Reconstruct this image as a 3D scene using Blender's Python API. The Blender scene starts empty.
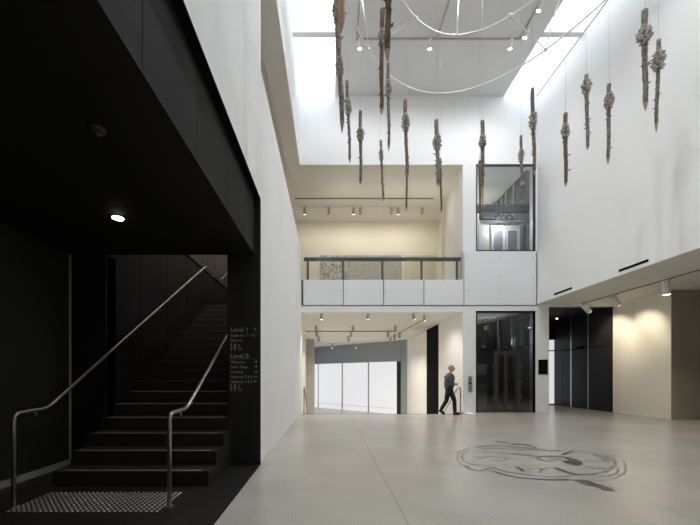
import bpy, bmesh, math, random
from mathutils import Vector, Matrix
random.seed(7)
C = bpy.context.scene.collection
S = bpy.context.scene
EYE = 1.30; F = 340.0; PX = 329.5; PY = 376.0
D = 12.1                       # distance to the end wall of the hall

def at(x, y, d):               # reading of the photo at a measured distance
    return Vector(((x-PX)*d/F, d, EYE-(y-PY)*d/F))
def on_floor(x, y, z=0.0):
    d = F*(EYE-z)/(y-PY)
    return Vector(((x-PX)*d/F, d, z))

# ------------------------------------------------------------------ materials
def mat(name, col, rough=.6, metal=0., emit=None, es=0., noise=None, nscale=6., bump=0., spec=.5, stretch=(1,1,1), coat=0.):
    m = bpy.data.materials.new(name); m.use_nodes = True
    nt = m.node_tree; b = nt.nodes['Principled BSDF']
    b.inputs['Base Color'].default_value = (*col, 1)
    b.inputs['Roughness'].default_value = rough
    b.inputs['Metallic'].default_value = metal
    b.inputs['Specular IOR Level'].default_value = spec
    b.inputs['Coat Weight'].default_value = coat
    if emit:
        b.inputs['Emission Color'].default_value = (*emit, 1); b.inputs['Emission Strength'].default_value = es
    if noise or bump:
        tc = nt.nodes.new('ShaderNodeTexCoord'); mp = nt.nodes.new('ShaderNodeMapping')
        mp.inputs['Scale'].default_value = stretch
        nz = nt.nodes.new('ShaderNodeTexNoise'); nz.inputs['Scale'].default_value = nscale; nz.inputs['Detail'].default_value = 6
        nt.links.new(tc.outputs['Object'], mp.inputs[0]); nt.links.new(mp.outputs[0], nz.inputs['Vector'])
        if noise:
            rp = nt.nodes.new('ShaderNodeValToRGB')
            rp.color_ramp.elements[0].position = .3; rp.color_ramp.elements[1].position = .7
            rp.color_ramp.elements[0].color = (*col, 1); rp.color_ramp.elements[1].color = (*noise, 1)
            nt.links.new(nz.outputs['Fac'], rp.inputs[0]); nt.links.new(rp.outputs[0], b.inputs['Base Color'])
        if bump:
            bp = nt.nodes.new('ShaderNodeBump'); bp.inputs['Strength'].default_value = bump; bp.inputs['Distance'].default_value = .01
            nt.links.new(nz.outputs['Fac'], bp.inputs['Height']); nt.links.new(bp.outputs[0], b.inputs['Normal'])
    return m

def glass(name, tint, refl=.08, trans=1.0, rough=0.0):
    m = bpy.data.materials.new(name); m.use_nodes = True
    nt = m.node_tree; nt.nodes.clear()
    o = nt.nodes.new('ShaderNodeOutputMaterial'); mix = nt.nodes.new('ShaderNodeMixShader')
    tr = nt.nodes.new('ShaderNodeBsdfTransparent'); tr.inputs[0].default_value = (*tint, 1)
    gl = nt.nodes.new('ShaderNodeBsdfGlossy'); gl.inputs['Roughness'].default_value = rough
    gl.inputs[0].default_value = (.9,.95,.95,1)
    fr = nt.nodes.new('ShaderNodeFresnel'); fr.inputs[0].default_value = 1.45
    ad = nt.nodes.new('ShaderNodeMath'); ad.operation = 'ADD'; ad.inputs[1].default_value = refl
    nt.links.new(fr.outputs[0], ad.inputs[0]); nt.links.new(ad.outputs[0], mix.inputs[0])
    nt.links.new(tr.outputs[0], mix.inputs[1]); nt.links.new(gl.outputs[0], mix.inputs[2]); nt.links.new(mix.outputs[0], o.inputs[0])
    return m

def concrete():
    m = bpy.data.materials.new('polished_concrete'); m.use_nodes = True
    nt = m.node_tree; b = nt.nodes['Principled BSDF']; L = nt.links.new
    tc = nt.nodes.new('ShaderNodeTexCoord')
    def noise(sc, det=6, dist=0.):
        n = nt.nodes.new('ShaderNodeTexNoise'); n.inputs['Scale'].default_value = sc; n.inputs['Detail'].default_value = det
        n.inputs['Distortion'].default_value = dist
        L(tc.outputs['Object'], n.inputs['Vector']); return n
    def ramp(src, c0, c1, p0=.35, p1=.65):
        r = nt.nodes.new('ShaderNodeValToRGB'); r.color_ramp.elements[0].position = p0; r.color_ramp.elements[1].position = p1
        r.color_ramp.elements[0].color = (*c0, 1); r.color_ramp.elements[1].color = (*c1, 1); L(src, r.inputs[0]); return r
    big = ramp(noise(.9, 5, .6).outputs['Fac'], (.465,.432,.375), (.55,.515,.45), .25, .75)
    fine = ramp(noise(70, 3).outputs['Fac'], (.80,.80,.80), (1.04,1.04,1.04), .32, .68)
    mul = nt.nodes.new('ShaderNodeMix'); mul.data_type = 'RGBA'; mul.blend_type = 'MULTIPLY'; mul.inputs['Factor'].default_value = 1
    L(big.outputs[0], mul.inputs['A']); L(fine.outputs[0], mul.inputs['B'])
    # saw-cut joints on a 2.62 m grid
    sep = nt.nodes.new('ShaderNodeSeparateXYZ'); L(tc.outputs['Object'], sep.inputs[0])
    def joint(out, off):
        a = nt.nodes.new('ShaderNodeMath'); a.operation = 'SUBTRACT'; a.inputs[1].default_value = off; L(out, a.inputs[0])
        p = nt.nodes.new('ShaderNodeMath'); p.operation = 'PINGPONG'; p.inputs[1].default_value = 1.31; L(a.outputs[0], p.inputs[0])
        c = nt.nodes.new('ShaderNodeMath'); c.operation = 'LESS_THAN'; c.inputs[1].default_value = .006; L(p.outputs[0], c.inputs[0]); return c
    jx = joint(sep.outputs[0], .69); jy = joint(sep.outputs[1], 10.2)
    mx = nt.nodes.new('ShaderNodeMath'); mx.operation = 'MAXIMUM'; L(jx.outputs[0], mx.inputs[0]); L(jy.outputs[0], mx.inputs[1])
    sc = nt.nodes.new('ShaderNodeMath'); sc.operation = 'MULTIPLY'; sc.inputs[1].default_value = .55; L(mx.outputs[0], sc.inputs[0])
    j = nt.nodes.new('ShaderNodeMix'); j.data_type = 'RGBA'; L(sc.outputs[0], j.inputs['Factor']); L(mul.outputs['Result'], j.inputs['A'])
    j.inputs['B'].default_value = (.2,.19,.17,1); L(j.outputs['Result'], b.inputs['Base Color'])
    rr = nt.nodes.new('ShaderNodeMapRange'); rr.inputs['To Min'].default_value = .17; rr.inputs['To Max'].default_value = .34
    nt.nodes.remove(rr); b.inputs['Roughness'].default_value = .26
    bp = nt.nodes.new('ShaderNodeBump'); bp.inputs['Strength'].default_value = .03; bp.inputs['Distance'].default_value = .002
    L(noise(3, 2).outputs['Fac'], bp.inputs['Height']); L(bp.outputs[0], b.inputs['Normal'])
    return m

M = dict(
    concrete=concrete(),
    white=mat('white_plaster', (.85,.85,.845), .8, noise=(.865,.865,.86), nscale=1.5),
    panel=mat('white_panel', (.80,.81,.82), .45),
    cream=mat('cream_plaster', (.80,.77,.69), .75, noise=(.82,.79,.71), nscale=1.2),
    soffit=mat('soffit_paint', (.79,.765,.71), .8, noise=(.80,.775,.72), nscale=1.5),
    ceil=mat('ceiling_paint', (.72,.72,.72), .8, noise=(.74,.74,.74), nscale=1.5),
    blue=mat('blue_grey_paint', (.32,.365,.41), .7, noise=(.33,.375,.42), nscale=1),
    grey=mat('grey_paint', (.42,.40,.37), .7, noise=(.44,.42,.39), nscale=2),
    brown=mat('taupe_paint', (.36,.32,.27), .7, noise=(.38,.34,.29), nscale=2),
    black=mat('black_panel', (.013,.012,.011), .55, noise=(.017,.016,.014), nscale=3, spec=.35),
    black3=mat('door_black', (.019,.021,.024), .5, noise=(.023,.025,.028), nscale=2, spec=.3),
    black2=mat('charcoal_panel', (.033,.032,.031), .42, noise=(.038,.037,.035), nscale=2, spec=.45),
    blackceil=mat('black_ceiling', (.008,.0075,.007), .7, noise=(.010,.0095,.009), nscale=3, spec=.3),
    bfloor=mat('black_floor', (.014,.0135,.012), .42, noise=(.021,.020,.018), nscale=14, bump=.05, spec=.35),
    groove=mat('groove', (.004,.004,.004), .9, spec=.1),
    tread=mat('black_tread', (.017,.016,.015), .5, noise=(.024,.022,.020), nscale=30, stretch=(1,4,4), spec=.4),
    nosing=mat('nosing_strip', (.22,.19,.165), .5),
    steel=mat('brushed_steel', (.36,.33,.295), .36, 1., noise=(.42,.39,.35), nscale=40, stretch=(1,1,.1)),
    dsteel=mat('dark_steel', (.13,.14,.14), .4, .8),
    railgrey=mat('grey_rail', (.17,.18,.18), .45, .5),
    alu=mat('satin_aluminium', (.55,.55,.53), .38, .9),
    stud=mat('stud_metal', (.62,.60,.54), .3, .7),
    wbase=mat('pale_skirting', (.42,.41,.38), .5),
    wpaint=mat('white_metal', (.80,.80,.78), .4),
    trackgrey=mat('grey_track', (.20,.19,.18), .5, .3),
    lampbody=mat('lamp_body', (.46,.44,.40), .45, .2),
    lens=mat('lamp_lens', (.9,.88,.8), .4, emit=(1.,.90,.74), es=26),
    lensw=mat('warm_lens', (.9,.88,.8), .4, emit=(1.,.88,.66), es=8),
    sky=mat('skylight_pane', (.8,.85,.9), .5, emit=(.83,.91,1.0), es=1.4),
    frost=mat('frosted_pane', (.25,.25,.26), .5, emit=(.95,.965,1.0), es=.455),
    letter=mat('sign_lettering', (.42,.41,.38), .6),
    glass=glass('balustrade_glass', (.975,.99,.983), -.025),
    dglass=glass('tinted_glass', (.62,.63,.66), .08),
    sglass=glass('shaft_glass', (.88,.89,.90), -.01),
    bronze=mat('bronze_frame', (.105,.088,.072), .38, .7),
    mech=mat('machine_grey', (.19,.20,.21), .5, .3),
    midgrey=mat('shaft_grey', (.25,.26,.27), .7, noise=(.28,.29,.30), nscale=4),
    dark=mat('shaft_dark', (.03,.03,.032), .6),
    yellow=mat('yellow_green_paint', (.56,.56,.26), .5),
    bark=mat('bark', (.065,.05,.04), .95, noise=(.29,.25,.215), nscale=34, bump=.8, stretch=(1,1,.5)),
    barkb=mat('brown_bark', (.07,.043,.027), .95, noise=(.21,.145,.10), nscale=26, bump=.6, stretch=(1,1,.3)),
    wood=mat('peeled_wood', (.33,.23,.15), .7, noise=(.46,.35,.25), nscale=14, stretch=(1,1,.15)),
    barkl=mat('pale_bark', (.11,.085,.065), .9, noise=(.42,.35,.28), nscale=26, bump=.8, stretch=(1,1,.5)),
    tan=mat('pale_wood', (.50,.32,.19), .75, noise=(.38,.24,.14), nscale=12, stretch=(1,1,.2)),
    shell=mat('woven_tufts', (.19,.16,.135), .85, noise=(.72,.67,.61), nscale=34),
    wire=mat('wire', (.5,.5,.5), .5),
    skin=mat('skin', (.45,.27,.20), .6), hair=mat('grey_hair', (.25,.23,.21), .9),
    shirt=mat('slate_shirt', (.055,.068,.088), .85, noise=(.075,.09,.112), nscale=9),
    trouser=mat('black_trousers', (.009,.009,.010), .85), shoe=mat('black_shoe', (.012,.011,.011), .4),
    mark=mat('dark_etching', (.04,.04,.039), .4, noise=(.13,.127,.12), nscale=7),
    marklt=mat('light_etching', (.12,.116,.108), .4, noise=(.30,.29,.265), nscale=9),
    art=mat('mottled_artwork', (.20,.20,.21), .9, noise=(.72,.68,.64), nscale=11),
    art2=mat('mottled_artwork_fine', (.24,.24,.25), .9, noise=(.66,.63,.60), nscale=17),
)

# ------------------------------------------------------------------ mesh helpers
def link(name, bm, m, parent=None, smooth=False):
    me = bpy.data.meshes.new(name); bmesh.ops.recalc_face_normals(bm, faces=bm.faces); bm.to_mesh(me); bm.free()
    ms = m if isinstance(m, (list, tuple)) else [m]
    for q in ms: me.materials.append(q)
    if smooth:
        for p in me.polygons: p.use_smooth = True
    o = bpy.data.objects.new(name, me); C.objects.link(o)
    if parent:
        o.parent = parent
        o.matrix_parent_inverse = Matrix.Translation(parent.location).inverted() if parent.rotation_euler[2] == 0 else parent.matrix_basis.inverted()
    return o
def box(bm, x0, x1, y0, y1, z0, z1, mi=0):
    v = [bm.verts.new(p) for p in ((x0,y0,z0),(x1,y0,z0),(x1,y1,z0),(x0,y1,z0),(x0,y0,z1),(x1,y0,z1),(x1,y1,z1),(x0,y1,z1))]
    for f in ((0,1,2,3),(4,5,6,7),(0,1,5,4),(1,2,6,5),(2,3,7,6),(3,0,4,7)):
        bm.faces.new([v[i] for i in f]).material_index = mi
def bx(name, m, *b, parent=None, bev=0.):
    bm = bmesh.new()
    for q in (b if isinstance(b[0], (tuple, list)) else [b]): box(bm, *q)
    if bev: bmesh.ops.bevel(bm, geom=bm.edges[:], offset=bev, segments=2, affect='EDGES')
    return link(name, bm, m, parent)
def prism(bm, pts, z0, z1):
    a = [bm.verts.new((x,y,z0)) for x,y in pts]; b = [bm.verts.new((x,y,z1)) for x,y in pts]
    bm.faces.new(a); bm.faces.new(b)
    for i in range(len(pts)):
        j = (i+1) % len(pts); bm.faces.new((a[i],a[j],b[j],b[i]))
def tube(bm, pts, r, seg=10, closed=False, caps=True):
    pts = [Vector(p) for p in pts]; n = len(pts); rings = []
    rr = r if isinstance(r, (list, tuple)) else [r]*n
    ref = None
    for i, p in enumerate(pts):
        if closed: t = (pts[(i+1)%n]-pts[i-1]).normalized()
        else: t = (pts[min(i+1,n-1)]-pts[max(i-1,0)]).normalized()
        if ref is None:
            ref = t.cross(Vector((0,0,1))); ref = ref if ref.length > .1 else t.cross(Vector((1,0,0)))
        ref = (ref - t*ref.dot(t)).normalized(); w = t.cross(ref)
        rings.append([bm.verts.new(p+(ref*math.cos(a)+w*math.sin(a))*rr[i]) for a in [2*math.pi*k/seg for k in range(seg)]])
    for i in range(n if closed else n-1):
        A = rings[i]; B = rings[(i+1)%n]
        for k in range(seg): bm.faces.new((A[k],A[(k+1)%seg],B[(k+1)%seg],B[k]))
    if not closed and caps: bm.faces.new(rings[0]); bm.faces.new(rings[-1])
    return rings
def tb(name, m, pts, r, parent=None, seg=10, closed=False):
    bm = bmesh.new(); tube(bm, pts, r, seg, closed); return link(name, bm, m, parent, True)
def rounded(pts, rad, n=6):       # round the corners of a polyline
    pts = [Vector(p) for p in pts]; out = [pts[0]]
    for i in range(1, len(pts)-1):
        a = (pts[i-1]-pts[i]); b = (pts[i+1]-pts[i]); q = min(rad, a.length*.45, b.length*.45)
        p0 = pts[i]+a.normalized()*q; p1 = pts[i]+b.normalized()*q
        for k in range(n+1):
            t = k/n; out.append(p0*(1-t)**2+pts[i]*2*t*(1-t)+p1*t*t)
    return out+[pts[-1]]
def tag(o, label=None, cat=None, group=None, kind=None):
    if label: o['label'] = label
    if cat: o['category'] = cat
    if group: o['group'] = group
    if kind: o['kind'] = kind
    return o
def thing(name, label, cat, loc=(0,0,0), rz=0, group=None):
    o = bpy.data.objects.new(name, None); C.objects.link(o); o.empty_display_size = .1
    o.location = loc; o.rotation_euler = (0,0,rz); return tag(o, label, cat, group)
def st(name, m, *b, parent=None):
    o = bx(name, m, *b, parent=parent)
    return o if parent else tag(o, kind='structure')
def copy_tree(o, parent=None):
    c = o.copy(); C.objects.link(c)
    if parent: c.parent = parent
    for ch in list(o.children): copy_tree(ch, c)
    return c

# ================================================================== the setting
XL = -1.01; XR = 7.38; ZC = 8.82; ZT = 11.25; EDGE = 11.63; BACK = -7.0
# floors
fl = bmesh.new(); box(fl, XL, 16, BACK, EDGE, -.3, 0); box(fl, 5.0, 16, EDGE, 15.3, -.3, 0); tag(link('floor', fl, M['concrete']), kind='structure')
st('floor_alcove', M['bfloor'], -6, XL, BACK, 5.0, -.3, 0)
st('floor_lower_level', M['concrete'], -6, 6, EDGE+.02, 30, -1.45, -1.2)
st('floor_upper_gallery', M['soffit'], (-6.5, -3.501, 5.0, 20, 4.25, 4.55), (-3.27, -1.484, 15.2, 20, 4.25, 4.55), (-1.484, XL, 12.5, 20, 3.6, 4.55), (XL, 7, 12.55, 20, 3.6, 4.55))
st('trim_1', M['groove'], -1.0, 4.75, EDGE-.03, EDGE+.015, .0005, .004)          # metal nosing at the head of the lower steps
# steps down to the lower level
for k in range(6):
    pass
bm = bmesh.new()
for k in range(6): box(bm, XL+.02, 4.73, EDGE+.01+k*.3, EDGE+.31+k*.3, -1.2, -.171*(k+1))
tag(link('floor_lower_steps', bm, M['concrete']), kind='structure')

# left wall: low parapet beyond the alcove, full height above the alcove opening
wl = bmesh.new()
box(wl, -1.484, XL, 4.99, D+.4, 0, 5.8); box(wl, -1.484, XL, 4.99, D+.4, -1.3, 0)
box(wl, -1.30, XL, BACK, 4.99, 3.90, ZT)
tag(link('wall_left', wl, M['white']), kind='structure')
# black cladding round the alcove
st('trim_2', M['black'], (-1.484, XL+.001, 4.97, 4.989, 0, 3.90))
st('trim_3', M['groove'], (-1.299, XL, BACK, 4.97, 3.885, 3.8995))
bk = thing('trim_4', None, None, (-1.095, 0, 3.09)); bk['kind'] = 'structure'
bx('bulkhead_face', mat('matt_black_panel', (.012,.0115,.011), .8, spec=.2), -1.29, -1.095, BACK, 4.965, 3.075, 3.885, parent=bk)
for y in (-.47, .35, 1.17, 1.99, 2.81, 3.63, 4.45):
    bx('groove_line', M['groove'], -1.096, -1.0935, y-.002, y+.002, 3.08, 3.885, parent=bk)
st('ceiling_alcove', M['blackceil'], (-4.0, -1.29, BACK, 4.985, 3.075, 4.5), (-1.29, -1.0948, BACK, 4.97, 3.073, 3.0749))
for i, y in enumerate((-.47, 2.0, 4.47)):
    st('trim_%d' % (5+i), M['groove'], (-3.79, -1.29, y-.003, y+.003, 3.0735, 3.0755))
st('wall_alcove_left', mat('olive_black_panel', (.021,.022,.018), .6), (-4.0, -3.79, BACK, 4.97, .0, 3.075))
st('baseboard_alcove', M['wbase'], (-3.79, -3.775, BACK, 4.96, .0, .085))
st('trim_8', M['wbase'], (-3.79, -3.772, 4.945, 4.967, .085, 3.07))
st('wall_alcove_front', M['blackceil'], (-4.0, -3.27, 4.97, 5.2, 0, 3.075))
# stair enclosure
st('wall_stair_left', M['black'], (-3.5, -3.27, 5.0, 15, 0, 4.05))
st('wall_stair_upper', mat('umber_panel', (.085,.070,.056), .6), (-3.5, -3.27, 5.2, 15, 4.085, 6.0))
st('wall_stair_right', M['black'], (-1.50, -1.4845, 4.99, D+.4, 0, 5.8))
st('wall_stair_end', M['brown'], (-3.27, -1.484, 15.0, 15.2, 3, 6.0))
for i, y in enumerate((5.9, 6.85, 7.8, 8.75, 9.7, 10.65)):
    st('trim_%d' % (10+i), M['groove'], (-3.271, -3.267, y-.004, y+.004, 0, ZC))
st('trim_17', M['groove'], (-3.27, -3.25, 5.2, 15, 4.05, 4.085))

# upper right wall with its two slot openings, and the lower zone right of it
st('wall_right_upper', M['white'], (XR, XR+.4, BACK, 12.1, 3.86, ZT+.2))
st('ceiling_right', M['soffit'], (XR+.4, 16, BACK, 12.1, 3.865, 4.2), (XR, XR+.4, BACK, 12.09, 3.8585, 3.8599))
st('wall_right_lower', M['cream'], (10.2, 10.5, 10.16, 12.24, 0, 3.865))
st('baseboard_right', M['wpaint'], (10.185, 10.2, 10.15, 12.2, 0, .07))
st('wall_right_return', M['brown'], (10.5, 16, 10.162, 10.4, 0, 3.865), (10.2005, 10.5, 10.14, 10.161, 0, 3.865))
st('wall_right_far', M['brown'], (15.9, 16.1, BACK, 10.2, 0, 3.87))
st('wall_behind', M['white'], (-6, 16, BACK-.2, BACK, 0, ZT))
# thin white skirting on the left wall
st('baseboard_left', M['wpaint'], (XL, XL+.004, 4.99, 12.0, .0, .05))

# end wall of the hall
ew = bmesh.new()
box(ew, XL-.05, XR+.01, D, D+.35, ZC, ZT+.2)                    # above the gallery opening
box(ew, 4.75, 5.21, D, D+.35, 0, ZC); box(ew, 4.765, 5.0, EDGE, D, -1.2, -.001); box(ew, 4.745, 5.001, EDGE, D-.001, -.02, -.0008)                         # pier between gallery and lift
box(ew, 5.21, 7.33, D, D+.35, 3.62, 5.74)                    # band between the two lift windows
box(ew, 7.33, 7.81, D, D+.35, 0, 3.865); box(ew, 7.33, XR+.02, D, D+.35, 3.865, ZC)
box(ew, XL, 4.75, D, D+.35, 3.58, 4.70)                      # slab edge
box(ew, 7.81, 10.5, D, D+.2, 3.79, 3.865)
tag(link('wall_end', ew, M['white']), kind='structure')
# skylit ceiling
st('ceiling', M['ceil'], (.19, 6.2, BACK, D+.1, ZT, ZT+.5))
st('wall_well_left', M['white'], (-1.31, XL-.051, 4.99, D+.35, ZC+.003, ZT+.2))
st('window_1', M['sky'], (-1.06, .19, BACK, 12.1, ZT+.12, ZT+.14))
st('window_2', M['sky'], (6.2, XR, BACK, 12.1, ZT+.12, ZT+.14))
k = 20
for y in (9.83, 6.3, 2.8, -.7, -4.2):
    st('trim_%d' % k, M['wpaint'], (-1.06, .19, y, y+.16, ZT-.01, ZT+.12)); st('trim_%d' % (k+1), M['wpaint'], (6.2, XR, y, y+.16, ZT-.01, ZT+.12)); k += 2
st('trim_30', M['dsteel'], (XR-.012, XR, BACK, 12.1, ZT+.0, ZT+.03))
# gallery ceiling: bright strip round the well, then the main soffit
st('ceiling_gallery_edge', M['soffit'], (-1.55, -1.06, 4.99, 12.6, ZC, ZC+.14), (-1.06, 4.75, 12.1+.35, 12.6, ZC, ZC+.14), (-1.06, 4.75, 12.1, 12.46, ZC-.001, ZC))
st('ceiling_gallery', M['soffit'], (-6.5, 7.3, 12.6, 20, ZC+.12, ZC+.3), (-6.5, -1.55, 4.99, 12.6, ZC+.12, ZC+.3))
st('wall_gallery_back', M['cream'], (-6.5, 5.45, 16.8, 17.0, 4.55, ZC+.12))
bm = bmesh.new(); prism(bm, [(4.75,12.45),(5.4,16.8),(5.6,16.8),(5.0,12.45)], 4.55, ZC+.12); tag(link('wall_gallery_right', bm, M['white']), kind='structure')
st('wall_gallery_left', M['white'], (-6.6, -6.5, 4.8, 17, 4.55, ZC+.12))
st('wall_gallery_front', M['white'], (-6.5, -1.3, 4.8, 4.99, 4.25, ZT))

# lower lobby beyond the steps
ZL = 3.58
st('ceiling_lobby', M['soffit'], (-1.44, 4.78, 12.45, 20, ZL, ZL+.02))
st('ceiling_lobby_far', M['white'], (-6, 6, 20, 28.5, ZL, ZL+.02))
st('wall_lobby_right', M['white'], (4.78, 5.0, 12.45, 14.9, -1.2, ZL), (4.85, 5.0, 16.8, 21.3, -1.2, ZL))
st('wall_lobby_recess', M['groove'], (4.80, 4.97, 14.9, 16.8, -1.2, ZL))
st('wall_lobby_left', M['white'], (-1.4835, -1.44, 12.5, 30, -1.2, ZL))
st('wall_lobby_pillar', M['grey'], (-1.44, -.95, 21, 21.6, -1.2, ZL))
# slanting glazed wall
P0 = Vector((-1.6, 27.6)); P1 = Vector((4.62, 21.9)); dv = (P1-P0).normalized(); nv = Vector((-dv.y, dv.x))
def slab(bm, s0, s1, z0, z1, o0, o1):
    pts = [P0+dv*s0+nv*o0, P0+dv*s1+nv*o0, P0+dv*s1+nv*o1, P0+dv*s0+nv*o1]; prism(bm, [(p.x,p.y) for p in pts], z0, z1)
Lw = (P1-P0).length
bm = bmesh.new(); slab(bm, -.2, Lw+.05, 2.25, ZL, -.05, .25); tag(link('wall_lobby_bulkhead', bm, M['blue']), kind='structure')
bm = bmesh.new(); prism(bm, [(4.58,21.85),(4.86,21.2),(5.0,21.2),(4.8,22.1)], -1.2, ZL); tag(link('wall_lobby_corner', bm, M['blue']), kind='structure')
bm = bmesh.new(); slab(bm, 0, Lw-.25, -1.2, 2.25, 0, .04); w = tag(link('window_3', bm, M['frost']), kind='structure')
# mullions at photographed positions
def s_at(px):
    k_ = (px-PX)/F; s = (k_*P0.y-P0.x)/(dv.x-k_*dv.y); return s
for px, wd in ((318.5,.05),(342.5,.08),(368.7,.08)):
    bm = bmesh.new(); s = s_at(px); slab(bm, s-wd/2, s+wd/2, -1.2, 2.25, -.05, -.001); link('mullion', bm, M['lampbody'], w)
bm = bmesh.new(); slab(bm, s_at(397.2), s_at(401), -1.2, 2.25, -.05, .05); link('end_jamb', bm, M['black'], w)
bm = bmesh.new(); slab(bm, 0, Lw-.25, -.85, -.82, -.02, -.001); link('transom', bm, M['wpaint'], w)

# dark passage at right
st('wall_passage_left', M['dark'], (7.81, 7.9, D+.35, 15.3, 0, 3.9))
st('ceiling_passage', M['blackceil'], (7.8, 10.4, D+.2, 15.4, 3.79, 3.9))
st('wall_passage_back', M['black'], (7.81, 9.0, 15.3, 15.4, 0, 3.9), (9.0, 10.4, 15.3, 15.4, 2.93, 3.9), (10.14, 10.4, 15.3, 15.4, 0, 2.93), (9.0, 10.14, 15.3, 15.4, 0, .05))
st('window_4', M['frost'], (9.0, 10.14, 15.34, 15.36, .05, 2.93))
w4 = bpy.data.objects['window_4']
bx('glazing_bar', M['alu'], 9.0, 10.14, 15.31, 15.335, 2.42, 2.47, parent=w4)
st('wall_passage_right', M['black'], (10.16, 10.5, 12.245, 15.3, 0, 3.865))

# ================================================================== stairs
R = .175; T = .285; Y1 = 4.02; XA = -3.27
sr = thing('staircase', 'black staircase with wide treads and pale nosing strips rising inside the black alcove', 'staircase', (-2.4, Y1, 0))
LAND = Y1+17*T+.02
for n in range(1, 19):
    y0 = Y1+(n-1)*T; y1 = y0+T if n < 18 else LAND+1.4; xr = -1.43 if n <= 4 else -1.5
    if n == 4: y1 = y0+T
    zb = 0 if n < 10 else max(0, n*R-.6)
    x0 = XA+.004
    stp = bmesh.new()
    if n == 4: box(stp, x0, xr, y0, 4.965, zb, n*R); box(stp, x0, -1.5, 4.965, y1, zb, n*R)
    else: box(stp, x0, xr-.002, y0, y1, zb, n*R)
    o = link('step', stp, M['tread'], sr)
    ns = bmesh.new(); xe = xr-(.09 if n <= 4 else .01)
    box(ns, XA+.09 if n<=4 else XA+.01, xe, y0+.003, y0+.048, n*R, n*R+.003)
    link('nosing_strip', ns, M['nosing'], o)
Y2 = LAND+1.28
for n in range(1, 9):
    y0 = Y2+(n-1)*T; z = 18*R+n*R
    stp = bmesh.new(); box(stp, XA+.004, -1.502, y0, y0+T if n < 8 else 14.99, 3.0, z); o = link('step', stp, M['tread'], sr)
    ns = bmesh.new(); box(ns, XA+.01, -1.51, y0+.003, y0+.045, z, z+.003); link('nosing_strip', ns, M['nosing'], o)

def handrail(X, side, label, xwall):
    ys, zs = 3.37, .925
    yk = 3.77; ye = 8.58; ze = zs+(ye-yk)*.652
    t = thing('handrail', label, 'handrail', (X, ys, 0), 0, 'stair handrails')
    pts = rounded([(X,ys,0.0),(X,ys,zs),(X,yk,zs+.015),(X,ye,ze),(X,9.82,ze+.02),(X,11.9,ze+.02+2.08*.64)], .075)
    tb('rail', M['steel'], pts, .021, t, 12)
    bm = bmesh.new(); tube(bm, [(X,ys,0.0005),(X,ys,.012)], .045, 16); link('foot_plate', bm, M['steel'], t, False)
    for y in (3.62,):
        tb('bracket', M['steel'], [(X,y,zs-.015),(X,y,zs-.05)], .011, t, 8)
    for y in (5.25, 6.3, 7.35, 8.35):
        z = zs+(y-yk)*.652
        tb('bracket', M['steel'], rounded([(X,y,z-.015),(X,y,z-.075),(xwall,y,z-.085)], .03), .009, t, 8)
    tb('bracket', M['steel'], [(X,9.3,ze),(xwall,9.3,ze-.06)], .009, t, 8)
handrail(-3.13, -1, 'steel handrail with curved post on the left side of the black stairs', -3.268)
handrail(-1.586, 1, 'steel handrail with curved post nearest the white wall, right of the black stairs', -1.502)

# tactile paving studs
tp = thing('tactile_paving', 'rectangle of small metal tactile studs set in the black floor before the stairs', 'tactile studs', (-2.37, 3.5, 0))
nx, ny = 29, 11; pts = []
for j in range(ny):
    for i in range(nx): pts.append((-3.09+i*1.43/(nx-1), 3.27+j*.51/(ny-1)))
pts.sort(key=lambda p: p[1])
def studbm(x, y, bm):
    a = [bm.verts.new((x+.0165*math.cos(t), y+.0165*math.sin(t), .0002)) for t in [k*math.pi/5 for k in range(10)]]
    b = [bm.verts.new((x+.011*math.cos(t), y+.011*math.sin(t), .005)) for t in [k*math.pi/5 for k in range(10)]]
    bm.faces.new(b)
    for k in range(10): bm.faces.new((a[k],a[(k+1)%10],b[(k+1)%10],b[k]))
bm = bmesh.new(); studbm(pts[0][0], pts[0][1], bm); s0 = link('stud', bm, M['stud'], tp)
for p in pts[1:100]:
    c = s0.copy(); C.objects.link(c); c.location = (s0.location.x+p[0]-pts[0][0], s0.location.y+p[1]-pts[0][1], 0)
bm = bmesh.new()
for p in pts[100:]: studbm(p[0], p[1], bm)
tag(link('far_studs', bm, M['stud'], tp), kind='stuff')

# alcove downlight and detector
dl = thing('downlight', 'small round recessed downlight glowing in the black ceiling over the stairs foot', 'light', (-2.37, 3.81, 3.074))
def disc(bm, c, r, seg=24, n=Vector((0,0,1))):
    bm.faces.new([bm.verts.new(Vector(c)+Vector((r*math.cos(2*math.pi*k/seg), r*math.sin(2*math.pi*k/seg), 0))) for k in range(seg)])
bm = bmesh.new(); tube(bm, [(-2.37,3.81,3.0745),(-2.37,3.81,3.068)], .072, 28); link('trim_ring', bm, M['dsteel'], dl)
bm = bmesh.new(); tube(bm, [(-2.37,3.81,3.068),(-2.37,3.81,3.063)], .056, 28); link('lens', bm, M['lens'], dl)
sd = thing('smoke_detector', 'round dark smoke detector on the black alcove ceiling', 'smoke detector', (-1.66, 2.43, 3.074))
bm = bmesh.new(); tube(bm, [(-1.66,2.43,3.0745),(-1.66,2.43,3.055),(-1.66,2.43,3.04)], [.06,.058,.035], 24); link('housing', bm, M['black2'], sd, True)
bm = bmesh.new(); tube(bm, [(-1.66,2.43,3.04),(-1.66,2.43,3.022)], [.022,.016], 16); link('sensor', bm, M['black2'], sd, True)

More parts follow.
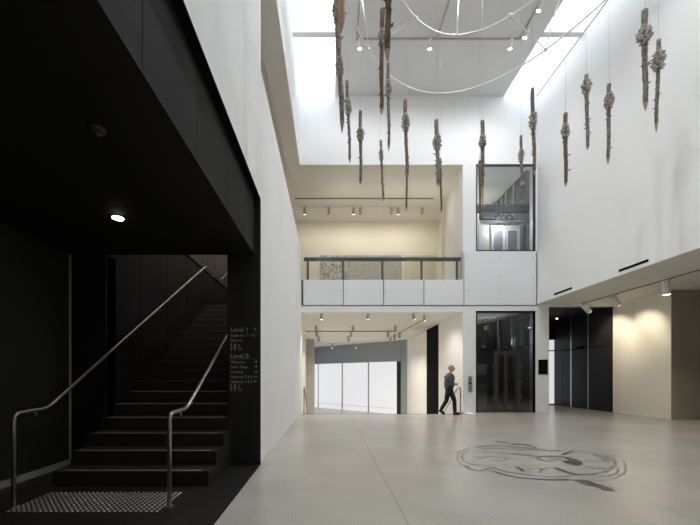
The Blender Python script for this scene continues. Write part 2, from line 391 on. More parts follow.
# directory sign lettering on the black pier
ds = thing('directory_sign', 'white lettering and pictograms listing levels and galleries on the black pier', 'sign', (-1.45, 4.968, 1.6))
yS = 4.9685
def text(s, px, py, h, name='lettering'):     # px,py = left end and baseline
    c = bpy.data.curves.new(name, 'FONT'); c.body = s; c.size = h; c.extrude = .0008; c.materials.append(M['letter'])
    o = bpy.data.objects.new(name, c); C.objects.link(o); p = at(px, py, yS); o.rotation_euler = (math.pi/2, 0, 0)
    me = bpy.data.meshes.new_from_object(o); bpy.data.objects.remove(o); o = bpy.data.objects.new(name, me); C.objects.link(o)
    for v in me.vertices: v.co = Vector((v.co.x, -v.co.z, v.co.y))
    o.location = p - ds.location; o.parent = ds; return o
text('Level 1', 230.3, 331.6, .093); text('Galleries 7 – 12', 230.3, 336.6, .056); text('Balcony', 230.3, 341.4, .056)
text('Level 0', 230.3, 358.0, .093)
for i, s in enumerate(('Welcome', 'Cafe / Shop', 'Learning', 'Galleries 2 & 6', 'Galleries 4 & 5')):
    text(s, 230.3, 363.2+i*4.95, .054)
def flat_poly(bm, pts, px, py, sc):           # pts in units, y up, on the sign plane
    o = at(px, py, yS); bm.faces.new([bm.verts.new((o.x+x*sc, yS, o.z+z*sc)) for x, z in pts])
def bar(bm, x0, z0, x1, z1, w, px, py, sc):
    d = Vector((x1-x0, z1-z0)); n = Vector((-d.y, d.x)).normalized()*w/2
    flat_poly(bm, [(x0+n.x,z0+n.y),(x1+n.x,z1+n.y),(x1-n.x,z1-n.y),(x0-n.x,z0-n.y)], px, py, sc)
def arrow(px, py, ang):
    bm = bmesh.new(); c, s = math.cos(ang), math.sin(ang)
    for a, b in (((-1,0),(1,0)), ((.2,.7),(1,0)), ((.2,-.7),(1,0))):
        bar(bm, a[0]*c-a[1]*s, a[0]*s+a[1]*c, b[0]*c-b[1]*s, b[0]*s+b[1]*c, .3, px, py, .022)
    link('arrow', bm, M['letter'], ds)
arrow(255.2, 329.2, math.pi/2)
for i, a in enumerate((0, 0, 0, 0, math.pi)): arrow(255.5, 361.8+i*4.95, a)
bm = bmesh.new(); bar(bm, 0, 0, 1.93, 0, .012, 230.2, 358.9, .2); link('rule', bm, M['letter'], ds)
for py in (350.5, 391.0):
    bm = bmesh.new(); sc = .0105
    for cx, sk in ((230.3, True), (234.0, False)):
        pts = [(1.5+1.1*math.cos(2*math.pi*k/12), 8.6+1.1*math.sin(2*math.pi*k/12)) for k in range(12)]
        flat_poly(bm, pts, cx, py, sc)
        if sk:
            bar(bm, 1.5,7.2,.1,2.8,.5,cx,py,sc); bar(bm,1.5,7.2,2.9,2.8,.5,cx,py,sc); bar(bm,.1,2.8,2.9,2.8,.5,cx,py,sc); bar(bm,1.0,2.8,1.0,0,.6,cx,py,sc); bar(bm,2.,2.8,2.,0,.6,cx,py,sc)
        else:
            bar(bm,.2,6.9,2.8,6.9,.6,cx,py,sc); bar(bm,.3,6.9,.3,3.4,.5,cx,py,sc); bar(bm,2.7,6.9,2.7,3.4,.5,cx,py,sc); bar(bm,1.0,6.9,1.0,0,.7,cx,py,sc); bar(bm,2.,6.9,2.,0,.7,cx,py,sc)
    cx = 237.8
    for k in range(14):
        a0 = math.radians(100+k*18); a1 = math.radians(118+k*18)
        bar(bm, 2.2+1.9*math.cos(a0), 2+1.9*math.sin(a0), 2.2+1.9*math.cos(a1), 2+1.9*math.sin(a1), .5, cx, py, sc)
    bar(bm,1.6,7,2,3.4,.6,cx,py,sc); bar(bm,2,3.4,4.2,3.4,.6,cx,py,sc); bar(bm,4.2,3.4,5.2,.6,.6,cx,py,sc)
    flat_poly(bm, [(1.5+.8*math.cos(2*math.pi*k/12), 8+.8*math.sin(2*math.pi*k/12)) for k in range(12)], cx, py, sc)
    link('pictograms', bm, M['letter'], ds)

# ================================================================== gallery balustrade, panels
mp = 1/28.1
def X(px, d=D): return (px-PX)*d/F
def Z(py, d=D): return EYE-(py-PY)*d/F
def panel(x0, x1, z0, z1, bolts, label, group='white cladding panels'):
    t = thing('cladding_panel', label, 'wall panel', ((x0+x1)/2, D-.03, z0), 0, group)
    b = bx('panel_face', M['panel'], x0+.014, x1-.014, D-.035, D-.006, z0+.012, z1, parent=t, bev=.004)
    for (x, z) in bolts:
        bm = bmesh.new(); tube(bm, [(x,D-.034,z),(x,D-.042,z)], .016, 10); link('bolt', bm, M['trackgrey'], t)
xs = [303, 343.3, 383.5, 423.7, 463.6]
zb0, zb1 = Z(305.5), Z(280)
side = ['leftmost white panel under the gallery rail, beside the white left wall', 'second white panel from the left under the gallery rail', 'third white panel from the left under the gallery rail', 'rightmost white panel under the gallery rail, beside the lift panel']
for i in range(4):
    x0, x1 = X(xs[i]), X(xs[i+1]); zm = Z(291.3)
    panel(x0, x1, zb0, zb1, [(x0+.1, zm), (x1-.1, zm)], side[i])
x0, x1 = X(463.6), X(536)
panel(x0, x1, zb0, Z(251.5), [(x, z) for x in (x0+.12, (x0+x1)/2, x1-.12) for z in (Z(257.5), Z(277.5), Z(291.3))], 'large white bolted panel between the upper and lower lift windows')
st('trim_40', M['dsteel'], (X(463.6), XR, D-.004, D-.0005, zb0-.012, Z(251.5)-.01), (XL+.01, X(463.6), D-.004, D-.0005, zb0-.012, zb1-.001))
bxg = thing('glass_balustrade', 'glass balustrade with a dark steel rail along the upper gallery edge', 'railing', (1.9, 12.2, 4.7))
for i in range(4):
    bx('glass_pane', M['glass'], X(xs[i])+.02, X(xs[i+1])-.02, 12.20, 12.212, 4.701, Z(251), parent=bxg)
bx('top_rail', M['railgrey'], X(303.5), X(462), 12.225, 12.285, Z(259.7), Z(256), parent=bxg, bev=.01)
for px in (307.5, 343.2, 383, 422.6, 458.5):
    x = X(px); q = bx('baluster', M['railgrey'], x-.042, x+.042, 12.235, 12.26, 4.705, Z(259.5), parent=bxg)
    bx('foot_clamp', M['railgrey'], x-.09, x+.09, 12.215, 12.28, 4.702, 4.75, parent=q)
# artwork on the gallery back wall
aw = thing('wall_artwork', 'long mottled grey textured artwork on the cream wall behind the gallery rail', 'artwork', (1.9, 16.78, 4.9))
ax0, ax1 = X(319.8,16.75), X(402,16.75); aa = [ax0, ax0+(ax1-ax0)*.37, ax0+(ax1-ax0)*.68, ax1]
for i in range(3): bx('artwork_sheet', M['art2' if i else 'art'], aa[i]+.004, aa[i+1]-.004, 16.76, 16.795, 5.0, Z(255.2,16.75), parent=aw)
ab = thing('wall_drawing', 'pale striped drawing on the cream wall right of the mottled artwork', 'artwork', (4.3, 16.78, 4.9))
M['paper'] = mat('pale_drawing', (.70,.66,.56), .9, noise=(.60,.55,.45), nscale=6, stretch=(3,1,.1))
bx('drawing_sheet', M['paper'], X(404.5,16.75), X(436,16.75), 16.77, 16.795, 5.0, Z(255.2,16.75), parent=ab)
st('trim_41', M['trackgrey'], (-1.5, X(433.5,14.62), 14.59, 14.65, ZC+.10, ZC+.12))

# ================================================================== track spotlights
def spot_thing(name, loc, aim, label, group, scale=1., lens='lensw', body='lampbody', energy=0, col=(1,.88,.68), size=1.1):
    """cylindrical track lamp: stem from the track, housing, glowing lens"""
    loc = Vector(loc); t = thing(name, label, 'spotlight', loc, 0, group); aim = Vector(aim).normalized(); s = scale
    hub = loc+Vector((0,0,-.09*s))
    bx('track_adapter', M[body], loc.x-.02*s, loc.x+.02*s, loc.y-.06*s, loc.y+.06*s, loc.z-.03*s, loc.z, parent=t)
    tb('stem', M[body], [loc+Vector((0,0,-.03*s)), hub], .012*s, t, 8)
    a = hub-aim*.07*s; b = hub+aim*.16*s
    bm = bmesh.new(); tube(bm, [a, a+aim*.01*s, b], [.045*s,.055*s,.055*s], 16); h = link('housing', bm, M[body], t, False)
    bm = bmesh.new(); tube(bm, [b+aim*.001, b+aim*.006*s], .046*s, 16); link('lens', bm, M[lens], t)
    if energy:
        l = bpy.data.lights.new('lamp', 'SPOT'); l.energy = energy; l.color = col; l.spot_size = size; l.spot_blend = .8; l.shadow_soft_size = .05
        lo = bpy.data.objects.new('lamp', l); C.objects.link(lo); lo.location = b+aim*.03; lo.rotation_euler = aim.to_track_quat('-Z', 'Y').to_euler()
    return t

# hall ceiling tracks
tr = thing('ceiling_track', 'dark rectangular lighting track fixed under the high hall ceiling', 'lighting track', (3.2, 10, ZT))
for nm, b in (('cross_track', (.78,5.62,10.01,10.05)), ('long_track', (.78,.82,3,10.01)), ('long_track', (3.15,3.19,3,10.01)), ('long_track', (5.58,5.62,3,10.01))):
    bx(nm, M['lampbody'], b[0], b[1], b[2], b[3], ZT-.03, ZT-.0005, parent=tr)
hall = [((360,38.8), 10.03, 'leftmost glowing spotlight on the high ceiling track, above the barked poles'),
        ((430.3,38.8), 10.03, 'glowing spotlight on the high ceiling track, below the inner hoop'),
        ((511,38.8), 10.03, 'glowing spotlight at the right end of the cross track'),
        ((527,28), 9.7, 'glowing spotlight just right of the track corner, inside the white hoop'),
        ((541,0), 9.0, 'glowing spotlight nearest the top edge, beside the right skylight')]
for (p, d, lab) in hall:
    x = {0: .8}.get(0); px = p[0]
    H = ZT-.045; dd = F*(H-EYE)/(PY-p[1])
    spot_thing('track_spotlight', ((px-PX)*dd/F, dd, H), (0,.42,-1) if px < 520 else (-.25,.3,-1), lab, 'spotlights on the high ceiling track', 1.0, 'lens', 'wpaint', 55, (.96,.98,1), 2.5)

for i, (x, y) in enumerate(((.8,7.4),(.8,4.6),(3.17,7.6),(3.17,4.8),(5.6,6.6),(5.6,4.2))):  # fill lamps added out of view to brighten floor and walls
    spot_thing('track_spotlight', (x, y, ZT-.045), (0,0,-1), ['lamp on the left run of the high ceiling track, above the hoops','lamp on the left run of the high ceiling track, nearest overhead','lamp on the middle run of the high ceiling track, above the hoops','lamp on the middle run of the high ceiling track, nearest overhead','lamp on the right run of the high ceiling track, above the hoops','lamp on the right run of the high ceiling track, nearest overhead'][i], 'spotlights on the high ceiling track', 1.35, 'lens', 'wpaint', 155, (.95,.975,1), 2.2)
# gallery track
ty = F*(ZC+.12-EYE)/(PY-206.8)
gt = tag(bx('gallery_track', M['wpaint'], -1.4, X(445,ty), ty-.02, ty+.02, ZC+.085, ZC+.119), 'thin pale lighting track on the upper gallery ceiling', 'lighting track')
gx = [(304.5,1),(329,0),(353.5,1),(360.5,0),(391.5,0),(398.5,1),(422.5,0)]
gl = ['leftmost glowing spotlight on the gallery track', 'pale unlit spotlight second from the left on the gallery track', 'glowing spotlight left of the middle of the gallery track', 'pale spotlight just right of the middle-left glowing gallery lamp',
      'pale spotlight just left of the right glowing gallery lamp', 'rightmost glowing spotlight on the gallery track', 'pale spotlight at the right end of the gallery track']
for (px, lit), lab in zip(gx, gl):
    spot_thing('gallery_spotlight', (X(px,ty), ty, ZC+.085), (0,.5,-1) if lit else (0,.6,-1), lab, 'spotlights on the upper gallery track', 1.15, 'lensw' if lit else 'lampbody', 'lampbody', 16, (1,.89,.70), 2.8)

# lobby tracks and lamps
lt1 = tag(bx('lobby_track', M['trackgrey'], X(306,17.2), X(396,17.2), 17.17, 17.23, ZL-.04, ZL-.0005), 'long track across the lower lobby ceiling, the nearer of the two', 'lighting track', 'lobby ceiling tracks')
lt2 = tag(bx('lobby_track', M['wpaint'], X(314.5,23.6), X(356,23.6), 23.57, 23.63, ZL-.04, ZL-.0005), 'short pale track on the far lobby ceiling by the blue band', 'lighting track', 'lobby ceiling tracks')
bm = bmesh.new(); prism(bm, [(X(423.5,13.6),13.6),(X(424.8,13.6),13.62),(X(392,20),20.02),(X(391,20),20)], ZL-.035, ZL-.0005)
tag(link('lobby_track', bm, M['lampbody']), 'oblique track on the right of the lower lobby ceiling', 'lighting track', 'lobby ceiling tracks')
lob = [((321.3,313.5),1,'glowing lamp nearest the left end of the lower lobby ceiling'), ((367.8,313.5),1,'glowing lamp in the middle of the lower lobby ceiling'),
       ((413.2,313.8),1,'left lamp of the glowing pair beside the black recess'), ((424,315),1,'right lamp of the glowing pair beside the black recess'),
       ((316,325.5),0,'lamp above the left end of the lobby track'), ((353,325.5),0,'lamp above the middle of the lobby track'), ((395.3,325.5),0,'lamp above the right end of the lobby track'),
       ((316.5,331),0,'lamp hanging just under the left of the lobby track'), ((351,331),0,'lamp hanging just under the middle of the lobby track'), ((388,331.5),0,'lamp hanging just under the right of the lobby track'),
       ((318.5,336),0,'small far lamp on the left of the lobby ceiling'), ((348.5,336),0,'small far lamp near the middle of the lobby ceiling'), ((394.5,334),0,'small lamp on the oblique track, middle'), ((399.5,332),0,'small lamp on the oblique track, nearer end'), ((390.5,337),0,'small lamp on the oblique track, far end'),
       ((332.2,343.5),1,'left lamp of the short far track'), ((355.5,343.5),1,'right lamp of the short far track')]
for (p, lit, lab) in lob:
    H = ZL if p[1] < 330 else ZL-.04
    dd = F*(H-EYE)/(PY-p[1]); dd = min(dd, 24); sc = max(.85, min(1.25, dd/15))
    spot_thing('lobby_spotlight', ((p[0]-PX)*dd/F, dd, H), (0,.15,-1) if p[0] < 400 else (.35,.2,-1), lab, 'spotlights in the lower lobby', sc, 'lensw' if lit else 'lampbody', 'lampbody', 0 if dd > 20 else (70 if p[0] < 400 else 34), (1,.93,.82), 2.2)

# right soffit track
rt = tag(bx('soffit_track', M['trackgrey'], 8.905, 8.935, 2, 12.0, 3.845, 3.8645), 'thin lighting track running along the low right soffit', 'lighting track')
rs = [((585,303.3), (.62,.10,-.55), 'white track lamp in front of the black panels'), ((614,296), (.62,.15,-.6), 'white track lamp tilted beside the top corner of the cream wall'), ((665.7,281), (.12,.03,-1), 'white track lamp hanging straight near the right edge')]
for (p, aim, lab) in rs:
    dd = 8.92*F/(p[0]-PX)
    spot_thing('soffit_spotlight', (8.92, dd, 3.845), aim, lab, 'white lamps on the right soffit track', 1.55, 'lensw', 'wpaint', 55, (1,.87,.66), 1.5)
spot_thing('passage_spotlight', (9.35, 14.0, 3.79), (-.2,-.5,-1), 'small glowing lamp on the black passage ceiling', None, .6, 'lens', 'black2', 8, (1,.95,.9), 1.4)

# slots in the upper right wall
for (pa, pb, lab) in (((554.3,294.7),(572,288.6),'shorter dark linear slot low on the white right wall'), ((619,270.4),(648.6,260),'longer dark linear slot low on the white right wall, nearer the right edge')):
    ya = XR*F/(pa[0]-PX); yb = XR*F/(pb[0]-PX)
    tag(bx('wall_slot', M['groove'], XR-.006, XR+.002, yb, ya, 3.945, 4.01), lab, 'air slot', 'dark slots in the right wall')

# ================================================================== black panels of the passage
pj = [12.24, 13.28, 14.22, 15.25]
pl = ['widest tall black wall panel beside the cream wall', 'middle tall black wall panel of the passage', 'far tall black wall panel beside the bright window']
for i in range(3):
    a, b = pj[i]+.02, pj[i+1]-.02
    t = thing('black_wall_panel', pl[i], 'wall panel', (10.1, (a+b)/2, 0), 0, 'black panels in the passage')
    bx('lower_leaf', M['black3'], 10.1, 10.15, a, b, .01, 2.39, parent=t, bev=.004)
    bx('upper_leaf', M['black3'], 10.1, 10.15, a, b, 2.41, 3.785, parent=t, bev=.004)
    if i == 2: bx('door_groove', M['groove'], 10.098, 10.101, (a+b)/2-.006, (a+b)/2+.006, .01, 2.39, parent=t)
for i, y in enumerate(pj[1:3]):
    st('trim_%d' % (45+i), M['alu'], (10.095, 10.155, y-.035, y+.035, 0, 3.785))
t = thing('door_closer', 'slim dark door closer arm across the black panels', 'door closer', (10.05, 13.8, 2.4))
bx('closer_body', M['groove'], 10.02, 10.098, 13.5, 13.8, 2.42, 2.49, parent=t); bx('closer_arm', M['groove'], 10.04, 10.06, 13.45, 14.6, 2.40, 2.42, parent=t)  # slim dark bar with a short thicker block above it

# small sign and call panel
wd = thing('wall_display', 'small black rectangular plaque on the white pier right of the lift', 'plaque', (X(542.7), D-.03, 1.35))
bx('plaque_face', M['groove'], X(538.2), X(547.4), D-.03, D-.001, Z(374.3), Z(359.6), parent=wd, bev=.004)
cp = thing('lift_call_panel', 'steel lift call panel with a round dark button on the white pier', 'call panel', (X(470), D-.02, 1))
bx('face_plate', M['alu'], X(468), X(472), D-.02, D-.001, Z(391.8), Z(376.2), parent=cp, bev=.003)
for z, r in ((Z(383), .042), (Z(378.8), .022), (Z(388), .022)):
    bm = bmesh.new(); tube(bm, [(X(470),D-.019,z),(X(470),D-.028,z)], r, 16); link('button', bm, M['dark'], cp)

# ================================================================== lift shaft
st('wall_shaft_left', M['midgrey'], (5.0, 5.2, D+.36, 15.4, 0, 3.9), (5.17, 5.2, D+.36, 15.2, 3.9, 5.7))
st('wall_shaft_right', M['midgrey'], (7.60, 7.7, D+.36, 15.4, 0, 10))
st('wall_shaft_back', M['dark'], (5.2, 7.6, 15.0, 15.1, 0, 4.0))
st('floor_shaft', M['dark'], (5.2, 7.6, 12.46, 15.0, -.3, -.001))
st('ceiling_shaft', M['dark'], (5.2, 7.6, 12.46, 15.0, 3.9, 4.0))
lg = thing('lift_screen', 'dark tinted glass lift screen with bronze framed doors at ground level', 'lift', (6.27, D, 0))
gx0, gx1, gz1 = 5.21, 7.33, 3.62
for b in ((gx0,gx0+.05,0,gz1),(gx1-.06,gx1,0,gz1),(gx0,gx1,gz1-.06,gz1)):
    bx('frame_member', M['groove'], b[0], b[1], D+.005, D+.06, b[2], b[3]-.001, parent=lg)
dx0, dx1, dz = X(494.3), X(520.8), Z(350.5)
bx('side_glass', M['dglass'], gx0+.05, dx0-.004, D+.03, D+.042, .01, dz, parent=lg)
bx('side_glass', M['dglass'], dx1+.004, gx1-.06, D+.03, D+.042, .01, dz, parent=lg)
bx('over_glass', M['dglass'], gx0+.05, gx1-.06, D+.03, D+.042, dz+.004, gz1-.06, parent=lg)
for b in ((dx0,dx0+.09,0,dz-.09),(dx1-.11,dx1,0,dz-.09),(dx0,dx1,dz-.09,dz)):
    bx('door_frame', M['bronze'], b[0], b[1], D+.002, D+.08, b[2]+.005, b[3], parent=lg, bev=.004)
xm = X(506.3)
for a, b in ((dx0+.095, xm-.003), (xm+.003, dx1-.115)):
    dr = bmesh.new(); w_ = .055
    for q in ((a,a+w_,.02,dz-.1),(b-w_,b,.02,dz-.1),(a+w_,b-w_,.02,.12),(a+w_,b-w_,dz-.17,dz-.1)): box(dr, q[0], q[1], D+.03, D+.06, q[2], q[3])
    dd_ = link('door', dr, M['bronze'], lg)
    bx('door_glass', M['dglass'], a+w_, b-w_, D+.042, D+.05, .12, dz-.17, parent=dd_)
for x in (dx0-.03, dx1+.03):
    for py in (366, 381.5, 397): 
        bm = bmesh.new(); z = Z(py); tube(bm, [(x,D+.029,z),(x,D+.012,z)], .02, 10); link('glass_fixing', bm, M['alu'], lg)
for x in (dx0-.35, xm, dx1+.2):
    bm = bmesh.new(); z = Z(347); tube(bm, [(x,D+.029,z),(x,D+.012,z)], .022, 10); link('glass_fixing', bm, M['alu'], lg)
# things seen through the lower glass
lc = thing('lift_car_interior', 'grey lift shaft framework seen dimly through the dark ground level glass', 'lift frame', (6.2, 13.2, 0))
M['pane'] = mat('grey_pane', (.52,.52,.60), .4)
bx('upper_pane', M['pane'], 5.3, 6.0, 12.95, 12.98, 1.35, 1.75, parent=lc)
bx('lower_pane', M['pane'], 5.5, 6.0, 12.95, 12.98, .03, 1.0, parent=lc)
bx('side_pane', M['pane'], 5.28, 5.42, 12.95, 12.98, .03, 1.0, parent=lc)
bx('cross_rail', M['bronze'], 5.25, 6.1, 12.9, 12.94, 1.05, 1.3, parent=lc)
bx('guide_rail', M['mech'], 7.0, 7.12, 13.0, 13.1, 0, 3.8, parent=lc); bx('guide_rail', M['mech'], 6.55, 6.6, 13.2, 13.3, 0, 3.8, parent=lc)

for px, w_ in ((512,.05),(521.5,.12),(529.5,.10)): bx('guide_rail', M['alu'], X(px,12.9)-w_/2, X(px,12.9)+w_/2, 12.9, 12.95, 2.45, 3.55, parent=lc)
# upper window
ug = thing('lift_window', 'large dark framed window to the upper lift shaft', 'window', (6.27, D, 5.74))
uz0, uz1 = 5.745, 8.84
for b in ((gx0,gx0+.04,uz0,uz1),(gx1-.06,gx1,uz0,uz1),(gx0,gx1,uz1-.05,uz1),(gx0,gx1,uz0,uz0+.04)):
    bx('frame_member', M['dark'], b[0], b[1], D-.004, D+.06, b[2], b[3], parent=ug)
bx('window_glass', M['sglass'], gx0+.04, gx1-.06, D+.03, D+.042, uz0+.04, uz1-.05, parent=ug)
st('ceiling_upper_shaft', M['midgrey'], (5.2, 7.6, 12.46, 15.3, 9.25, 9.4))
st('wall_upper_shaft_left', M['midgrey'], (5.17, 5.2, 12.46, 15.2, 4.6, 9.25))
st('wall_upper_shaft_back', M['cream'], (5.0, 7.5, 15.2, 15.3, 4.6, 9.25))
st('floor_upper_shaft', M['midgrey'], (5.2, 7.6, 13.35, 15.2, 4.4, 4.6))
for i, yy in enumerate((12.9, 13.5, 14.1, 14.7)): st('trim_%d' % (50+i), M['trackgrey'], (5.2, 7.6, yy, yy+.03, 9.235, 9.2499))
lm = thing('lift_machine', 'grey lift drive beam with pulleys behind the upper window', 'lift machine', (6.3, 12.9, 7.3))
bx('drive_beam', M['mech'], 5.22, 7.58, 12.9, 13.05, Z(211.5,12.9), Z(204.5,12.9), parent=lm)
for px in (484.5, 507, 527):
    bm = bmesh.new(); z = Z(205.5,12.88); tube(bm, [(X(px,12.88),12.899,z),(X(px,12.88),12.88,z)], .025, 10); link('bolt', bm, M['wpaint'], lm)
for px, r in ((497,.09),(503,.12),(509,.13),(515,.09)):
    bm = bmesh.new(); z = Z(218,12.85); x = X(px,12.85); tube(bm, [(x,12.95,z),(x,12.82,z)], r, 18); p_ = link('pulley', bm, M['mech'], lm); 
    bm = bmesh.new(); tube(bm, [(x,12.8195,z),(x,12.80,z)], r*.45, 14); link('pulley_hub', bm, M['alu'], p_)
bx('motor_housing', M['mech'], X(480,12.9), X(497,12.9), 12.82, 13.0, Z(219.5,12.9), Z(212.5,12.9), parent=lm, bev=.02)
bx('cable_tray', M['alu'], X(480,12.9), X(528,12.9), 12.78, 12.9, Z(223.5,12.9), Z(221.5,12.9), parent=lm)
cb = thing('lift_cabinet', 'white framed double door of the lift car in the upper window', 'lift car', (6.2, 13.0, 5.75))
cy = 12.9
bx('side_panel', M['wpaint'], X(479,cy), X(489,cy), cy, cy+.05, 5.0, Z(225,cy), parent=cb)
bx('lintel', M['wpaint'], X(491,cy), X(520,cy), cy, cy+.06, Z(228.5,cy), Z(225.5,cy), parent=cb)
for a, b in ((491.5,505),(506,519.5)):
    fr = bmesh.new(); xa, xb, za, zb_ = X(a,cy), X(b,cy), 5.0, Z(229,cy)
    for q in ((xa,xa+.07,za,zb_),(xb-.09,xb,za,zb_),(xa+.07,xb-.09,zb_-.07,zb_)): box(fr, q[0], q[1], cy-.02, cy+.02, q[2], q[3])
    f_ = link('door', fr, M['wpaint'], cb); bx('door_pane', M['midgrey'], xa+.07, xb-.09, cy, cy+.01, za, zb_-.07, parent=f_)
bx('ladder_rail', M['mech'], X(523,cy), X(526,cy), cy, cy+.06, 5.0, Z(225,cy), parent=cb)
bx('car_floor', M['mech'], 5.22, 7.36, 12.6, 13.3, 4.62, 5.0, parent=cb)
for i, (px, yb, yt, d) in enumerate(((506.5,204,190,14.0),(514,204,183,13.5),(502,204,194,14.5))):
    z0, z1 = Z(yb,d), Z(yt,d); z0 = 4.6; x = X(px,d)
    o = bx('shaft_post', M['yellow'], x-.035, x+.035, d-.035, d+.035, z0, z1)
    tag(o, ['yellow-green post, the middle of the three in the upper lift window', 'yellow-green post, tallest and nearest in the upper lift window', 'yellow-green post, shortest in the upper lift window'][i], 'post', 'yellow-green posts behind the lift machine')

# ================================================================== hoops
HR = 8.60; H = HR-EYE
outer=[(348.6,3.8),(368.6,49.9),(380,66.7),(395.2,80),(416.2,90.9),(438.1,93),(505.7,74.3),(524.3,63.6),(545.4,49.7),(561.4,38.6),(580,22.9),(599.3,5)]
inner=[(403.6,.7),(416.4,18.6),(425.7,27.1),(438.6,32.9),(457.1,35.3),(475.7,31.7),(499.3,22.1),(510.3,15.7),(533.6,.7)]
def fit(P):
    import numpy as np
    P = np.array(P); v = PY-P[:,1]; u = P[:,0]-PX; x = u/v*H; y = F/v*H
    best = None
    for k in [1.0+.02*i for i in range(40)]:      # ellipse: y half axis = k * x half axis
        A = np.c_[x, y/k**2, np.ones(len(x))]; b = -(x**2+(y/k)**2)
        s = np.linalg.lstsq(A, b, rcond=None)[0]; cx, cy = -s[0]/2, -s[1]/2; r2 = cx*cx+(cy/k)**2-s[2]
        r = math.sqrt(r2); res = float(np.mean((np.sqrt((x-cx)**2+((y-cy)/k)**2)-r)**2))
        if best is None or res < best[0]: best = (res, float(cx), float(cy), r, k)
    return best[1:]
hp = thing('hoop_frame', 'pair of large white tubular hoops hung level beneath the skylit ceiling', 'hanging frame', (3, 6.5, HR))
fo, fi = fit(outer), fit(inner); print('HOOPS', fo, fi)
def ring(f, n=120): return [(f[0]+f[2]*math.cos(2*math.pi*i/n), f[1]+f[2]*f[3]*math.sin(2*math.pi*i/n), HR) for i in range(n)]
tb('outer_hoop', M['wpaint'], ring(fo), .019, hp, 10, True); tb('inner_hoop', M['wpaint'], ring(fi), .017, hp, 10, True)
def atH(px, py): dd = F*H/(PY-py); return Vector(((px-PX)*dd/F, dd, HR))
nodes_o = [atH(369,50), atH(545.7,49.7)]; nodes_i = [atH(415.8,18.3), atH(510.3,15.7)]; ci = Vector((fi[0], fi[1], HR)); co = Vector((fo[0],fo[1],HR))
def mirror(p, c): return Vector((p.x, 2*c.y-p.y, HR))
pairs = list(zip(nodes_o, nodes_i)) + [(mirror(a, co), mirror(b, ci)) for a, b in zip(nodes_o, nodes_i)]
for a, b in pairs:
    tb('spoke', M['wpaint'], [a, b], .012, hp, 8)
    for q in (a, b):
        bm = bmesh.new(); bmesh.ops.create_icosphere(bm, subdivisions=2, radius=.042, matrix=Matrix.Translation(q)); link('joint', bm, M['wpaint'], hp, True)
far = [(nodes_o[0], Vector((.62,8.0,ZT))), (nodes_o[1], Vector((5.75,8.2,ZT))), (atH(457,35.3), Vector((3.28,8.6,ZT)))]
far += [(mirror(nodes_o[0],co), mirror(nodes_o[0],co)+Vector((0,-.1,ZT-HR))), (mirror(nodes_o[1],co), mirror(nodes_o[1],co)+Vector((0,-.1,ZT-HR)))]
for a, b in far: tb('suspension_rod', M['wpaint'], [a, b], .014, hp, 8)

